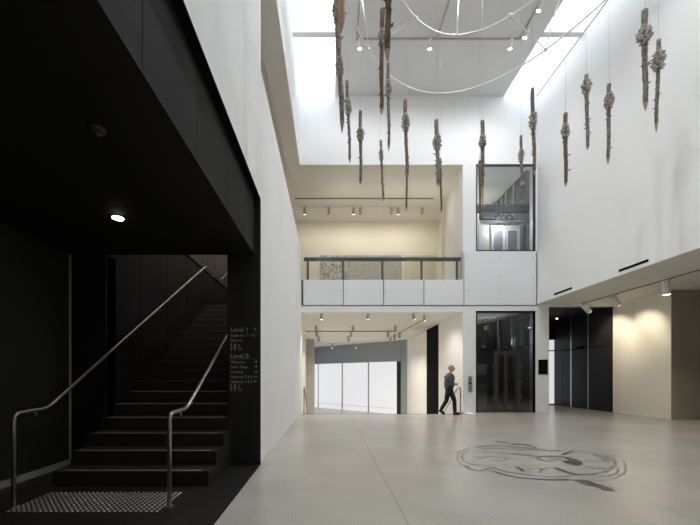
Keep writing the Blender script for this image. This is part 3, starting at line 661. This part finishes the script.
# ================================================================== hanging poles
def pole(px0, y0, px1, y1, d, w, knots, label, kind='bark', tipc='wood', tip=.16, tip_px=None, bend=.0):
    """px0,y0 top; px1,y1 tip; w = width in the photo; knots = [(y_top, y_bottom, width)]"""
    rnd = random.Random(int(px0*13+y0*7+y1))
    a = at(px0, y0, d); b = at(px1, y1, d); L = (a-b).length; ax = (b-a).normalized()
    t = thing('hanging_pole', label, 'hanging pole', a, 0, 'barked poles hung on wires')
    r = w*1.12*d/F/2; a.z -= r*(a.z-EYE)/d*.9; L = (a-b).length
    if tip_px: tip = tip_px*d/F
    n = 26; pts = []; rad = []
    ph = rnd.random()*6; amp = L*.004+bend
    Lb = L-tip
    off = lambda s: Vector((math.sin(s*5+ph)*amp+math.sin(s*13+ph)*amp*.4, math.cos(s*4+ph)*amp, 0))*min(1, s*6)
    for i in range(n+1):
        s = i/n*Lb/L; p = a+ax*L*s+off(s)
        pts.append(p); rad.append(r*(1.06-.22*s)*(1+rnd.uniform(-.09,.09)))
    bm = bmesh.new(); tube(bm, pts, rad, 12)
    for v in bm.verts: v.co += Vector((rnd.uniform(-1,1),rnd.uniform(-1,1),rnd.uniform(-1,1)))*r*.07
    # cut twig stubs
    for q in range(9):
        s = rnd.uniform(.35,.9)*Lb/L; p = a+ax*L*s+off(s); an = rnd.uniform(0,6.28); dr = Vector((math.cos(an),math.sin(an),rnd.uniform(.1,.6)))
        tube(bm, [p, p+dr*r*rnd.uniform(1.4,2.3)], [r*.35,r*.2], 6)
    link('shaft', bm, M[kind], t, True)
    bm = bmesh.new(); e = pts[-1]; tp_ = [e-ax*.002, e+(b-e)*.5, b]; tube(bm, tp_, [rad[-1]*1.0, rad[-1]*.62, r*.08], 10); link('pointed_tip', bm, M[tipc], t, False)
    # wire
    tb('wire', M['wire'], [a, Vector((a.x,a.y,ZT if .19 < a.x < 6.2 else ZT+.115))], .0022, t, 5)
    bm = bmesh.new(); tube(bm, [a+Vector((0,0,.02)), a-Vector((0,0,.003))], [r*.2,r*.35], 8); link('eyelet', bm, M['dsteel'], t)
    for (ka, kb, kw) in knots:
        za = EYE-(ka-PY)*d/F; zb_ = EYE-(kb-PY)*d/F; R_ = kw*1.12*d/F/2; s0_ = (a.z-za)/L; s1_ = (a.z-zb_)/L
        bm = bmesh.new(); cnt = 95 if w > 2.2 else 60
        for q in range(cnt):
            f = (q+.5)/cnt; s = s0_+(s1_-s0_)*f; p = a+ax*L*s+off(s); an = q*2.4+rnd.uniform(-.4,.4)
            env = math.sqrt(max(.15, 1-(2*f-1)**2*.8)); rr_ = R_*env*rnd.uniform(.7,1.05)
            out = Vector((math.cos(an), math.sin(an), 0)); tang = Vector((-out.y, out.x, 0))
            dr = (out+Vector((0,0,rnd.uniform(-.7,.5)))+tang*rnd.uniform(-.5,.5)).normalized()
            c0 = p+out*r*.7; c1 = p+out*rr_+Vector((0,0,dr.z*R_*.4))
            sz = R_*rnd.uniform(.12,.22)
            tube(bm, [c0, c0.lerp(c1,.6), c1], [sz*.5, sz, sz*.45], 6)
        link('tuft_bundle', bm, M['shell'], t, False)
    return t
pole(342.2,-34,341.2,33,4.3,6.6,[], 'thick smooth tan pole, cropped by the top edge at the far left of the cluster', 'tan', 'tan', tip_px=14)
pole(336.2,-30,342,133,5.0,5.0,[(2,23,10),(57,76,9)], 'long rough pole with two tufts directly beneath the smooth tan pole', 'barkl', 'wood', tip_px=12)
pole(347,80,350,163,7.3,2.6,[(98,115,7.5)], 'thin dark pole close against the right of the leftmost long pole', tip_px=4)
pole(360.5,110,360.6,184.5,8.0,2.9,[(127,141,8)], 'mid-sized pole hanging alone third from the left, over the gallery corner', tip_px=3)
pole(382.5,8,381.2,115,6.1,3.9,[(30,47,8.5)], 'tall brown pole with its tuft near the top, left of the thick cropped one', 'barkb', 'wood', tip_px=6)
pole(388.6,-42,387.8,63,4.8,5.6,[], 'thick brown pole cropped by the top edge, with a pale pointed end', 'barkb', 'wood', tip_px=12)
pole(388.2,63,388.8,151.5,7.4,2.7,[(79,98,7)], 'thin pole hanging just below the thick brown cropped pole', tip_px=6)
pole(380.7,140,383.5,201.5,9.0,2.2,[(149,161,5.5)], 'short slender pole lowest left of centre, before the gallery ceiling', tip_px=4)
pole(405.2,98,407.2,178,8.0,3.2,[(114,131,8.5)], 'long pole with one full tuft hanging before the middle of the gallery opening', tip_px=4)
pole(406.8,158,406.6,211.5,10.5,1.9,[(164,176,5)], 'slender pole hanging lower, its tuft at the tip of the long pole before the gallery', 'barkb', tip_px=4)
pole(436.3,119,438.5,187,9.3,3.5,[(135,150,8.5)], 'dark knobbly pole at the right of the gallery opening', tip_px=4)
pole(440.2,158,441.4,214,9.7,1.9,[(165,180,4.5)], 'thin pole with sparse tuft behind the dark knobbly pole', 'barkb', tip_px=4)
pole(482.4,119.5,482.8,209,7.7,3.3,[(135,148,7.5)], 'pole with pale peeled lower end before the left of the lift window', 'bark', 'tan', tip_px=22)
pole(479.6,160,480.2,217,10,1.9,[(165,176,5)], 'thin pole half hidden left of the peeled pole, before the lift window', 'barkb', tip_px=4)
pole(521,135,522.2,206,8.7,2.2,[(149,162,6.5),(182,186,4)], 'slender pole with small tuft before the right of the lift window', tip_px=6)
pole(532.4,87,534.6,175,7.2,3.1,[(112,129,8)], 'long pole touching the right edge of the lift window', tip_px=4)
pole(565.5,112,565.7,186.5,7.9,3.2,[(123,138,8)], 'lowest pole before the white right wall', 'barkb', 'wood', tip_px=4)
pole(586.4,73.5,587.7,150,7.6,3.0,[(79,94,9)], 'second pole from the left before the right wall, higher than its left neighbour', tip_px=4)
pole(609,83,608,164.5,7.3,3.0,[(93,109,9)], 'third pole before the white right wall, slightly bowed', tip_px=6)
pole(644.8,8,645.4,111,6.5,4.4,[(27,43,13)], 'tall thick pole high before the right wall, its pale tip sharply pointed', 'bark', 'tan', tip_px=8)
pole(658.6,38.5,656.2,132.5,6.9,3.0,[(51,70,12)], 'rightmost pole, thinner, next to the tall thick one', tip_px=10)

# ================================================================== floor medallion
md = thing('floor_medallion', 'large round dark etched drawing set flush into the polished concrete floor', 'floor artwork', on_floor(545, 462))
def ribbon(bm, px, w0, w1=None, z=.0012, n=8):
    P = [on_floor(x, y, z) for x, y in px]; Q = []
    for i in range(len(P)-1):
        p0, p1, p2, p3 = P[max(i-1,0)], P[i], P[i+1], P[min(i+2,len(P)-1)]
        for k in range(n):
            t = k/n; Q.append(.5*((2*p1)+(-p0+p2)*t+(2*p0-5*p1+4*p2-p3)*t*t+(-p0+3*p1-3*p2+p3)*t**3))
    Q.append(P[-1]); N = len(Q); w1 = w0 if w1 is None else w1; prev = None
    for i, q in enumerate(Q):
        t = (Q[min(i+1,N-1)]-Q[max(i-1,0)]); t.z = 0; t.normalize(); s = Vector((-t.y,t.x,0)); f = i/(N-1)
        w = (w0+(w1-w0)*f)*(.35+.65*math.sin(math.pi*min(1,max(0,f))**.9) if f in (0,1) else 1)/2
        a, b = bm.verts.new(q+s*w), bm.verts.new(q-s*w)
        if prev: bm.faces.new((prev[0],prev[1],b,a))
        prev = (a, b)
def strokes(name, m, L, z):
    for s in L:
        bm = bmesh.new(); ribbon(bm, s[0], s[1], s[2] if len(s) > 2 else None, z); link(name, bm, M[m], md)
strokes('ring_line', 'mark', [([(490,470),(502,474),(518,477.5),(535,479),(552,479.8),(570,479.5)],.05,.07), ([(492,467),(505,471.5),(524,474.5),(545,476.5),(565,476.6),(583,474)],.035,.03),
    ([(476,447.3),(485,446),(500,445.8),(516,446.8),(528,448.5),(545,450.5),(560,450.6)],.06,.05), ([(478,449),(495,448),(516,449)],.05,.04)], .0012)
strokes('pale_ring_line', 'marklt', [([(560,450.5),(575,451),(590,453),(604,456),(613,460),(615,464),(610,469),(600,473),(585,475.5)],.06,.05),
    ([(612,457),(622,461),(626,467),(624,473),(614,478.5),(600,480.5),(586,478.5)],.02,.02), ([(617,468),(618,472),(608,476),(590,477)],.03,.03), ([(596,455),(604,458),(608,462)],.12,.06)], .0012)
strokes('scroll_line', 'marklt', [([(476,447),(466,449),(459,453),(457,458),(460,463),(467,467)],.03,.02), ([(470,450),(463,454),(462,459),(468,463),(478,465)],.03,.03),
    ([(466,465),(470,469),(480,470.5),(487,469),(491,467)],.06,.06), ([(469,465),(478,465.5),(490,466)],.03,.03), ([(473,456),(480,458),(488,456.5),(498,457),(509,458),(503,460.5),(492,459.5)],.035,.03),
    ([(482,450.5),(492,452),(505,453.5),(512,455)],.03,.04), ([(516,449),(524,450),(530,449),(538,451),(544,449.5),(552,452)],.06,.05)], .0013)
strokes('spear_mark', 'mark', [([(495.5,440.8),(502,442),(509,443.3)],.10,.05), ([(510,444.8),(520,444),(530,446),(538,449)],.10,.05), ([(510,453.4),(520,454.5),(534,455.8)],.07,.07), ([(579,479.5),(590,484),(602,487),(610,491)],.22,.12),
    ([(555,467),(564,471),(576,474.5)],.05,.10)], .0014)
strokes('bird_mark', 'mark', [([(536,457),(545,456.4),(556,456.4),(566,457.5),(574,460.5),(575,463),(568,464)],.05,.22), ([(562,454.8),(568,452.5),(573,451.8)],.06,.05), ([(548,458.6),(560,459.5),(570,462.5)],.05,.12),
    ([(516,467),(520,468.5),(524,472)],.08,.04)], .0016)
strokes('thin_line', 'marklt', [([(524,467.5),(530,469.5),(536,468.5),(541,469),(540,473)],.03,.03), ([(541,470),(548,467.5),(556,469),(560,473)],.03,.03), ([(536,458),(545,461),(556,460.5)],.12,.04),
    ([(584,460.5),(595,461),(604,461.5)],.05,.02), ([(586,466),(590,467.5),(592,469)],.08,.04), ([(592,468),(603,468.5),(608,467.5)],.03,.12), ([(604,455.6),(620,455.2),(640,456),(665,456.8)],.04,.02),
    ([(424,462),(434,463),(452,462.5)],.05,.02), ([(573,475),(590,473.5),(604,472)],.04,.03)], .0011)

# ================================================================== rails at the lower steps
def step_rail(Xp, label):
    t = thing('step_rail', label, 'handrail', (Xp, 11.55, 0), 0, 'rails at the lower steps')
    tb('rail', M['steel'], rounded([(Xp,11.58,0.0),(Xp,11.58,.90),(Xp,11.8,.90),(Xp,13.3,-.15),(Xp,13.3,-1.02)], .08), .022, t, 10)
    bm = bmesh.new(); tube(bm, [(Xp,11.58,.0005),(Xp,11.58,.012)], .045, 14); link('foot_plate', bm, M['steel'], t)
step_rail(4.46, 'slim steel rail at the lower steps, right beside the walking man')
step_rail(-.87, 'slim steel rail at the lower steps against the white left wall')

# ================================================================== the walking man
def skin_obj(name, joints, edges, m, parent, root=0, sub=2):
    me = bpy.data.meshes.new(name); me.from_pydata([j[0] for j in joints], edges, []); o = bpy.data.objects.new(name, me); C.objects.link(o)
    sk = o.modifiers.new('skin', 'SKIN'); sk.use_smooth_shade = True
    for i, j in enumerate(joints):
        r = j[1]; v = me.skin_vertices[0].data[i]; v.radius = r if isinstance(r, tuple) else (r, r); v.use_root = (i == root)
    sb = o.modifiers.new('sub', 'SUBSURF'); sb.levels = sub; sb.render_levels = sub
    dg = bpy.context.evaluated_depsgraph_get(); ev = o.evaluated_get(dg); nm = bpy.data.meshes.new_from_object(ev)
    o.modifiers.clear(); o.data = nm; nm.materials.clear(); nm.materials.append(m)
    for p in nm.polygons: p.use_smooth = True
    o.parent = parent; return o
mx, my = 4.06, 11.42
man = thing('person', 'man in slate shirt and black trousers striding past the lower steps, hands held together', 'person', (mx, my, 0))
V = Vector
hip = V((-.05,0,.86)); 
J = dict(pel=hip, waist=V((-.045,0,1.0)), chest=V((-.03,0,1.18)), up=V((-.015,0,1.31)), neck=V((.0,0,1.40)), nk2=V((.02,0,1.45)),
  shF=V((-.02,-.165,1.30)), shB=V((-.02,.165,1.30)), elF=V((-.075,-.225,1.05)), elB=V((-.06,.215,1.06)), wrF=V((.13,-.11,1.01)), wrB=V((.14,.06,1.02)),
  hF=V((-.04,-.085,.83)), hB=V((-.04,.085,.83)), kF=V((.10,-.085,.50)), kB=V((-.10,.09,.46)), aF=V((.12,-.085,.09)), aB=V((-.30,.09,.15)))
# legs: near (camera-side) leg leads
names = list(J)
def G(*ns): return [(J[n], r) for n, r in ns]
body = G(('pel',(.10,.08)),('waist',(.10,.08)),('chest',(.11,.09)),('up',(.09,.075)),('neck',.055),('nk2',.052),
         ('shF',.045),('elF',.036),('wrF',.028),('shB',.045),('elB',.036),('wrB',.028),('hF',.07),('kF',.045),('aF',.034),('hB',.07),('kB',.045),('aB',.034))
ed = [(0,1),(1,2),(2,3),(3,4),(4,5),(3,6),(6,7),(7,8),(3,9),(9,10),(10,11),(0,12),(12,13),(13,14),(0,15),(15,16),(16,17)]
skin_obj('body', body, ed, M['skin'], man)
shirt = [(V((-.05,0,.84)),(.15,.17)),(V((-.045,0,.98)),(.15,.17)),(J['chest'],(.155,.18)),(V((-.015,0,1.33)),(.12,.13)),(V((0,0,1.40)),.07)]
wF = J['elF'].lerp(J['wrF'],.85); wB = J['elB'].lerp(J['wrB'],.85)
for sh, el, wr in (('shF','elF',wF),('shB','elB',wB)): shirt += [(J[sh],.085),(J[sh].lerp(J[el],.5),.072),(J[el],.066),(wr,.050)]
skin_obj('shirt', shirt, [(0,1),(1,2),(2,3),(3,4),(3,5),(5,6),(6,7),(7,8),(3,9),(9,10),(10,11),(11,12)], M['shirt'], man)
def mid(p, q, f=.5): return p.lerp(q, f)
tro = [(V((-.05,0,1.0)),(.13,.14)),(V((-.05,0,.84)),(.14,.14))]
for h, k, a_ in (('hF','kF','aF'),('hB','kB','aB')): tro += [(J[h]-V((0,0,.04)),.105),(mid(J[h],J[k]),.092),(J[k],.075),(mid(J[k],J[a_]),.068),(J[a_]+V((0,0,-.02)),.062)]
skin_obj('trousers', tro, [(0,1),(1,2),(2,3),(3,4),(4,5),(5,6),(1,7),(7,8),(8,9),(9,10),(10,11)], M['trouser'], man)
def ell(name, c, r, m, parent, rot=None, fn=None, sub=3):
    bm = bmesh.new(); bmesh.ops.create_icosphere(bm, subdivisions=sub, radius=1)
    for v in bm.verts:
        q = Vector((v.co.x*r[0], v.co.y*r[1], v.co.z*r[2]))
        if fn: q = fn(q, v.co)
        if rot: q = rot @ q
        v.co = q+Vector(c)
    o = link(name, bm, m, None, True); o.parent = parent; return o
hd = V((.035,-.01,1.555)); rot = Matrix.Rotation(math.radians(-35), 3, 'Z')     # face turned part way to the hall
def headfn(q, u):
    q = q.copy()
    if u.z < 0: q.x *= 1+.10*u.z*(-1 if u.x > 0 else 1); q.y *= 1+.28*u.z
    if u.x > .85 and -.35 < u.z < .1: q.x += .016
    return q
head = ell('head', hd, (.098,.075,.118), M['skin'], man, rot, headfn)
def hp_(x, y, z): return hd+rot@V((x,y,z))
o = ell('nose', hp_(.102,0,-.012), (.018,.012,.024), M['skin'], head); 
for s in (-1,1):
    ell('ear', hp_(.0,s*.074,-.005), (.018,.009,.028), M['skin'], head, rot)
    ell('eye', hp_(.088,s*.030,.012), (.008,.010,.007), M['hair'], head)
ell('mouth', hp_(.088,0,-.052), (.008,.024,.005), M['barkb'], head, rot)
ell('hair', hd+rot@V((-.022,0,.016)), (.088,.0785,.09), M['hair'], man, rot)
def hand(w, fwd, side):
    fwd = fwd.normalized(); sd = V(side).normalized(); up = fwd.cross(sd)
    js = [(w,.026),(w+fwd*.045,(.036,.02)),(w+fwd*.085,(.036,.018))]; es = [(0,1),(1,2)]
    for i, (o_, ln) in enumerate(((-.03,.062),(-.01,.074),(.011,.07),(.031,.054))):
        b0 = w+fwd*.08+sd*o_; a = len(js)
        js += [(b0,.0095),(b0+fwd*ln*.55+up*.012,.009),(b0+fwd*ln*.8+up*.038,.0075)]; es += [(2,a),(a,a+1),(a+1,a+2)]
    a = len(js); js += [(w+fwd*.03-sd*.035,.011),(w+fwd*.065-sd*.055+up*.012,.0095),(w+fwd*.09-sd*.05+up*.025,.008)]; es += [(1,a),(a,a+1),(a+1,a+2)]
    return skin_obj('hand', js, es, M['skin'], man, 0, 1)
hand(J['wrF'], V((.06,.08,.0)), (.2,-.1,-1)); hand(J['wrB'], V((.07,-.07,.0)), (.2,.1,-1))
def shoe(ank, pitch):
    c = ank+V((.055,0,-.045)); rt_ = Matrix.Rotation(pitch, 3, 'Y')
    def fn(q, u):
        q = q.copy(); q.z = max(q.z, -.045); q.z *= 1 if u.x < 0 else 1-.35*u.x; return q
    ell('shoe', c, (.14,.048,.06), M['shoe'], man, rt_, fn)
shoe(J['aF'], 0.0); shoe(J['aB']+V((.0,0,-.035)), math.radians(38))

# ================================================================== light
def area(name, loc, size, energy, col, rot=(0,0,0)):
    l = bpy.data.lights.new(name, 'AREA'); l.shape = 'RECTANGLE'; l.size, l.size_y = size; l.energy = energy; l.color = col
    o = bpy.data.objects.new(name, l); C.objects.link(o); o.location = loc; o.rotation_euler = rot; return o
for (x,y,z,e) in ((6.3,12.54,6.9,16),(5.9,14.2,7.6,14),(6.4,14.7,8.3,5),(5.7,12.6,2.4,2.5),(6.2,13.4,3.2,4),(6.9,12.7,2.6,3)):  # fill points without fixtures, added to brighten what both lift windows show
    l = bpy.data.lights.new('shaft_lamp', 'POINT'); l.energy = e; l.color = (.95,.98,1); l.shadow_soft_size = .1
    o = bpy.data.objects.new('shaft_lamp', l); C.objects.link(o); o.location = (x,y,z)
l = bpy.data.lights.new('stair_lamp', 'SPOT'); l.energy = 420; l.color = (1,.93,.84); l.spot_size = 1.1; l.spot_blend = 1; l.shadow_soft_size = .3
o = bpy.data.objects.new('stair_lamp', l); C.objects.link(o); o.location = (-2.3, 5.4, 8.2); o.rotation_euler = Vector((0,2.4,-6)).to_track_quat('-Z','Y').to_euler()
for x in (-4.0, .6, 2.6, 4.2):  # soft points with no fixture, added to even out the gallery light
    l = bpy.data.lights.new('gallery_lamp', 'POINT'); l.energy = 5; l.color = (1,.93,.80); l.shadow_soft_size = .35
    o = bpy.data.objects.new('gallery_lamp', l); C.objects.link(o); o.location = (x,14.0,8.0)
# warm lamp over the upper flight, downlight over the stair foot
l = bpy.data.lights.new('stair_lamp', 'SPOT'); l.energy = 160; l.color = (1,.80,.58); l.spot_size = 2.3; l.spot_blend = 1; l.shadow_soft_size = .1
o = bpy.data.objects.new('stair_lamp', l); C.objects.link(o); o.location = (-2.3, 11.6, 8.7)
l = bpy.data.lights.new('downlight_lamp', 'SPOT'); l.energy = 11; l.color = (1,.90,.74); l.spot_size = 2.2; l.spot_blend = 1; l.shadow_soft_size = .05
o = bpy.data.objects.new('downlight_lamp', l); C.objects.link(o); o.location = (-2.37, 3.81, 3.05)

w = bpy.data.worlds.new('world'); S.world = w; w.use_nodes = True
w.node_tree.nodes['Background'].inputs[0].default_value = (.8,.88,1,1); w.node_tree.nodes['Background'].inputs[1].default_value = .35
cam = bpy.data.cameras.new('camera'); co_ = bpy.data.objects.new('camera', cam); C.objects.link(co_)
co_.location = (0,0,EYE); co_.rotation_euler = (math.pi/2,0,0); cam.sensor_width = 36; cam.sensor_fit = 'HORIZONTAL'; cam.lens = F/700*36
cam.shift_x = (350-PX)/700; cam.shift_y = (PY-262.5)/700; cam.clip_start = .05; cam.clip_end = 200
S.camera = co_
S.view_settings.view_transform = 'Standard'; S.view_settings.look = 'None'; S.view_settings.gamma = 1; S.view_settings.use_curve_mapping = False
S.view_settings.exposure = .66
S.cycles.max_bounces = 12; S.cycles.diffuse_bounces = 8; S.cycles.glossy_bounces = 5; S.cycles.transparent_max_bounces = 12
S.cycles.use_denoising = True; S.cycles.sample_clamp_indirect = 6
S.cycles.caustics_reflective = False
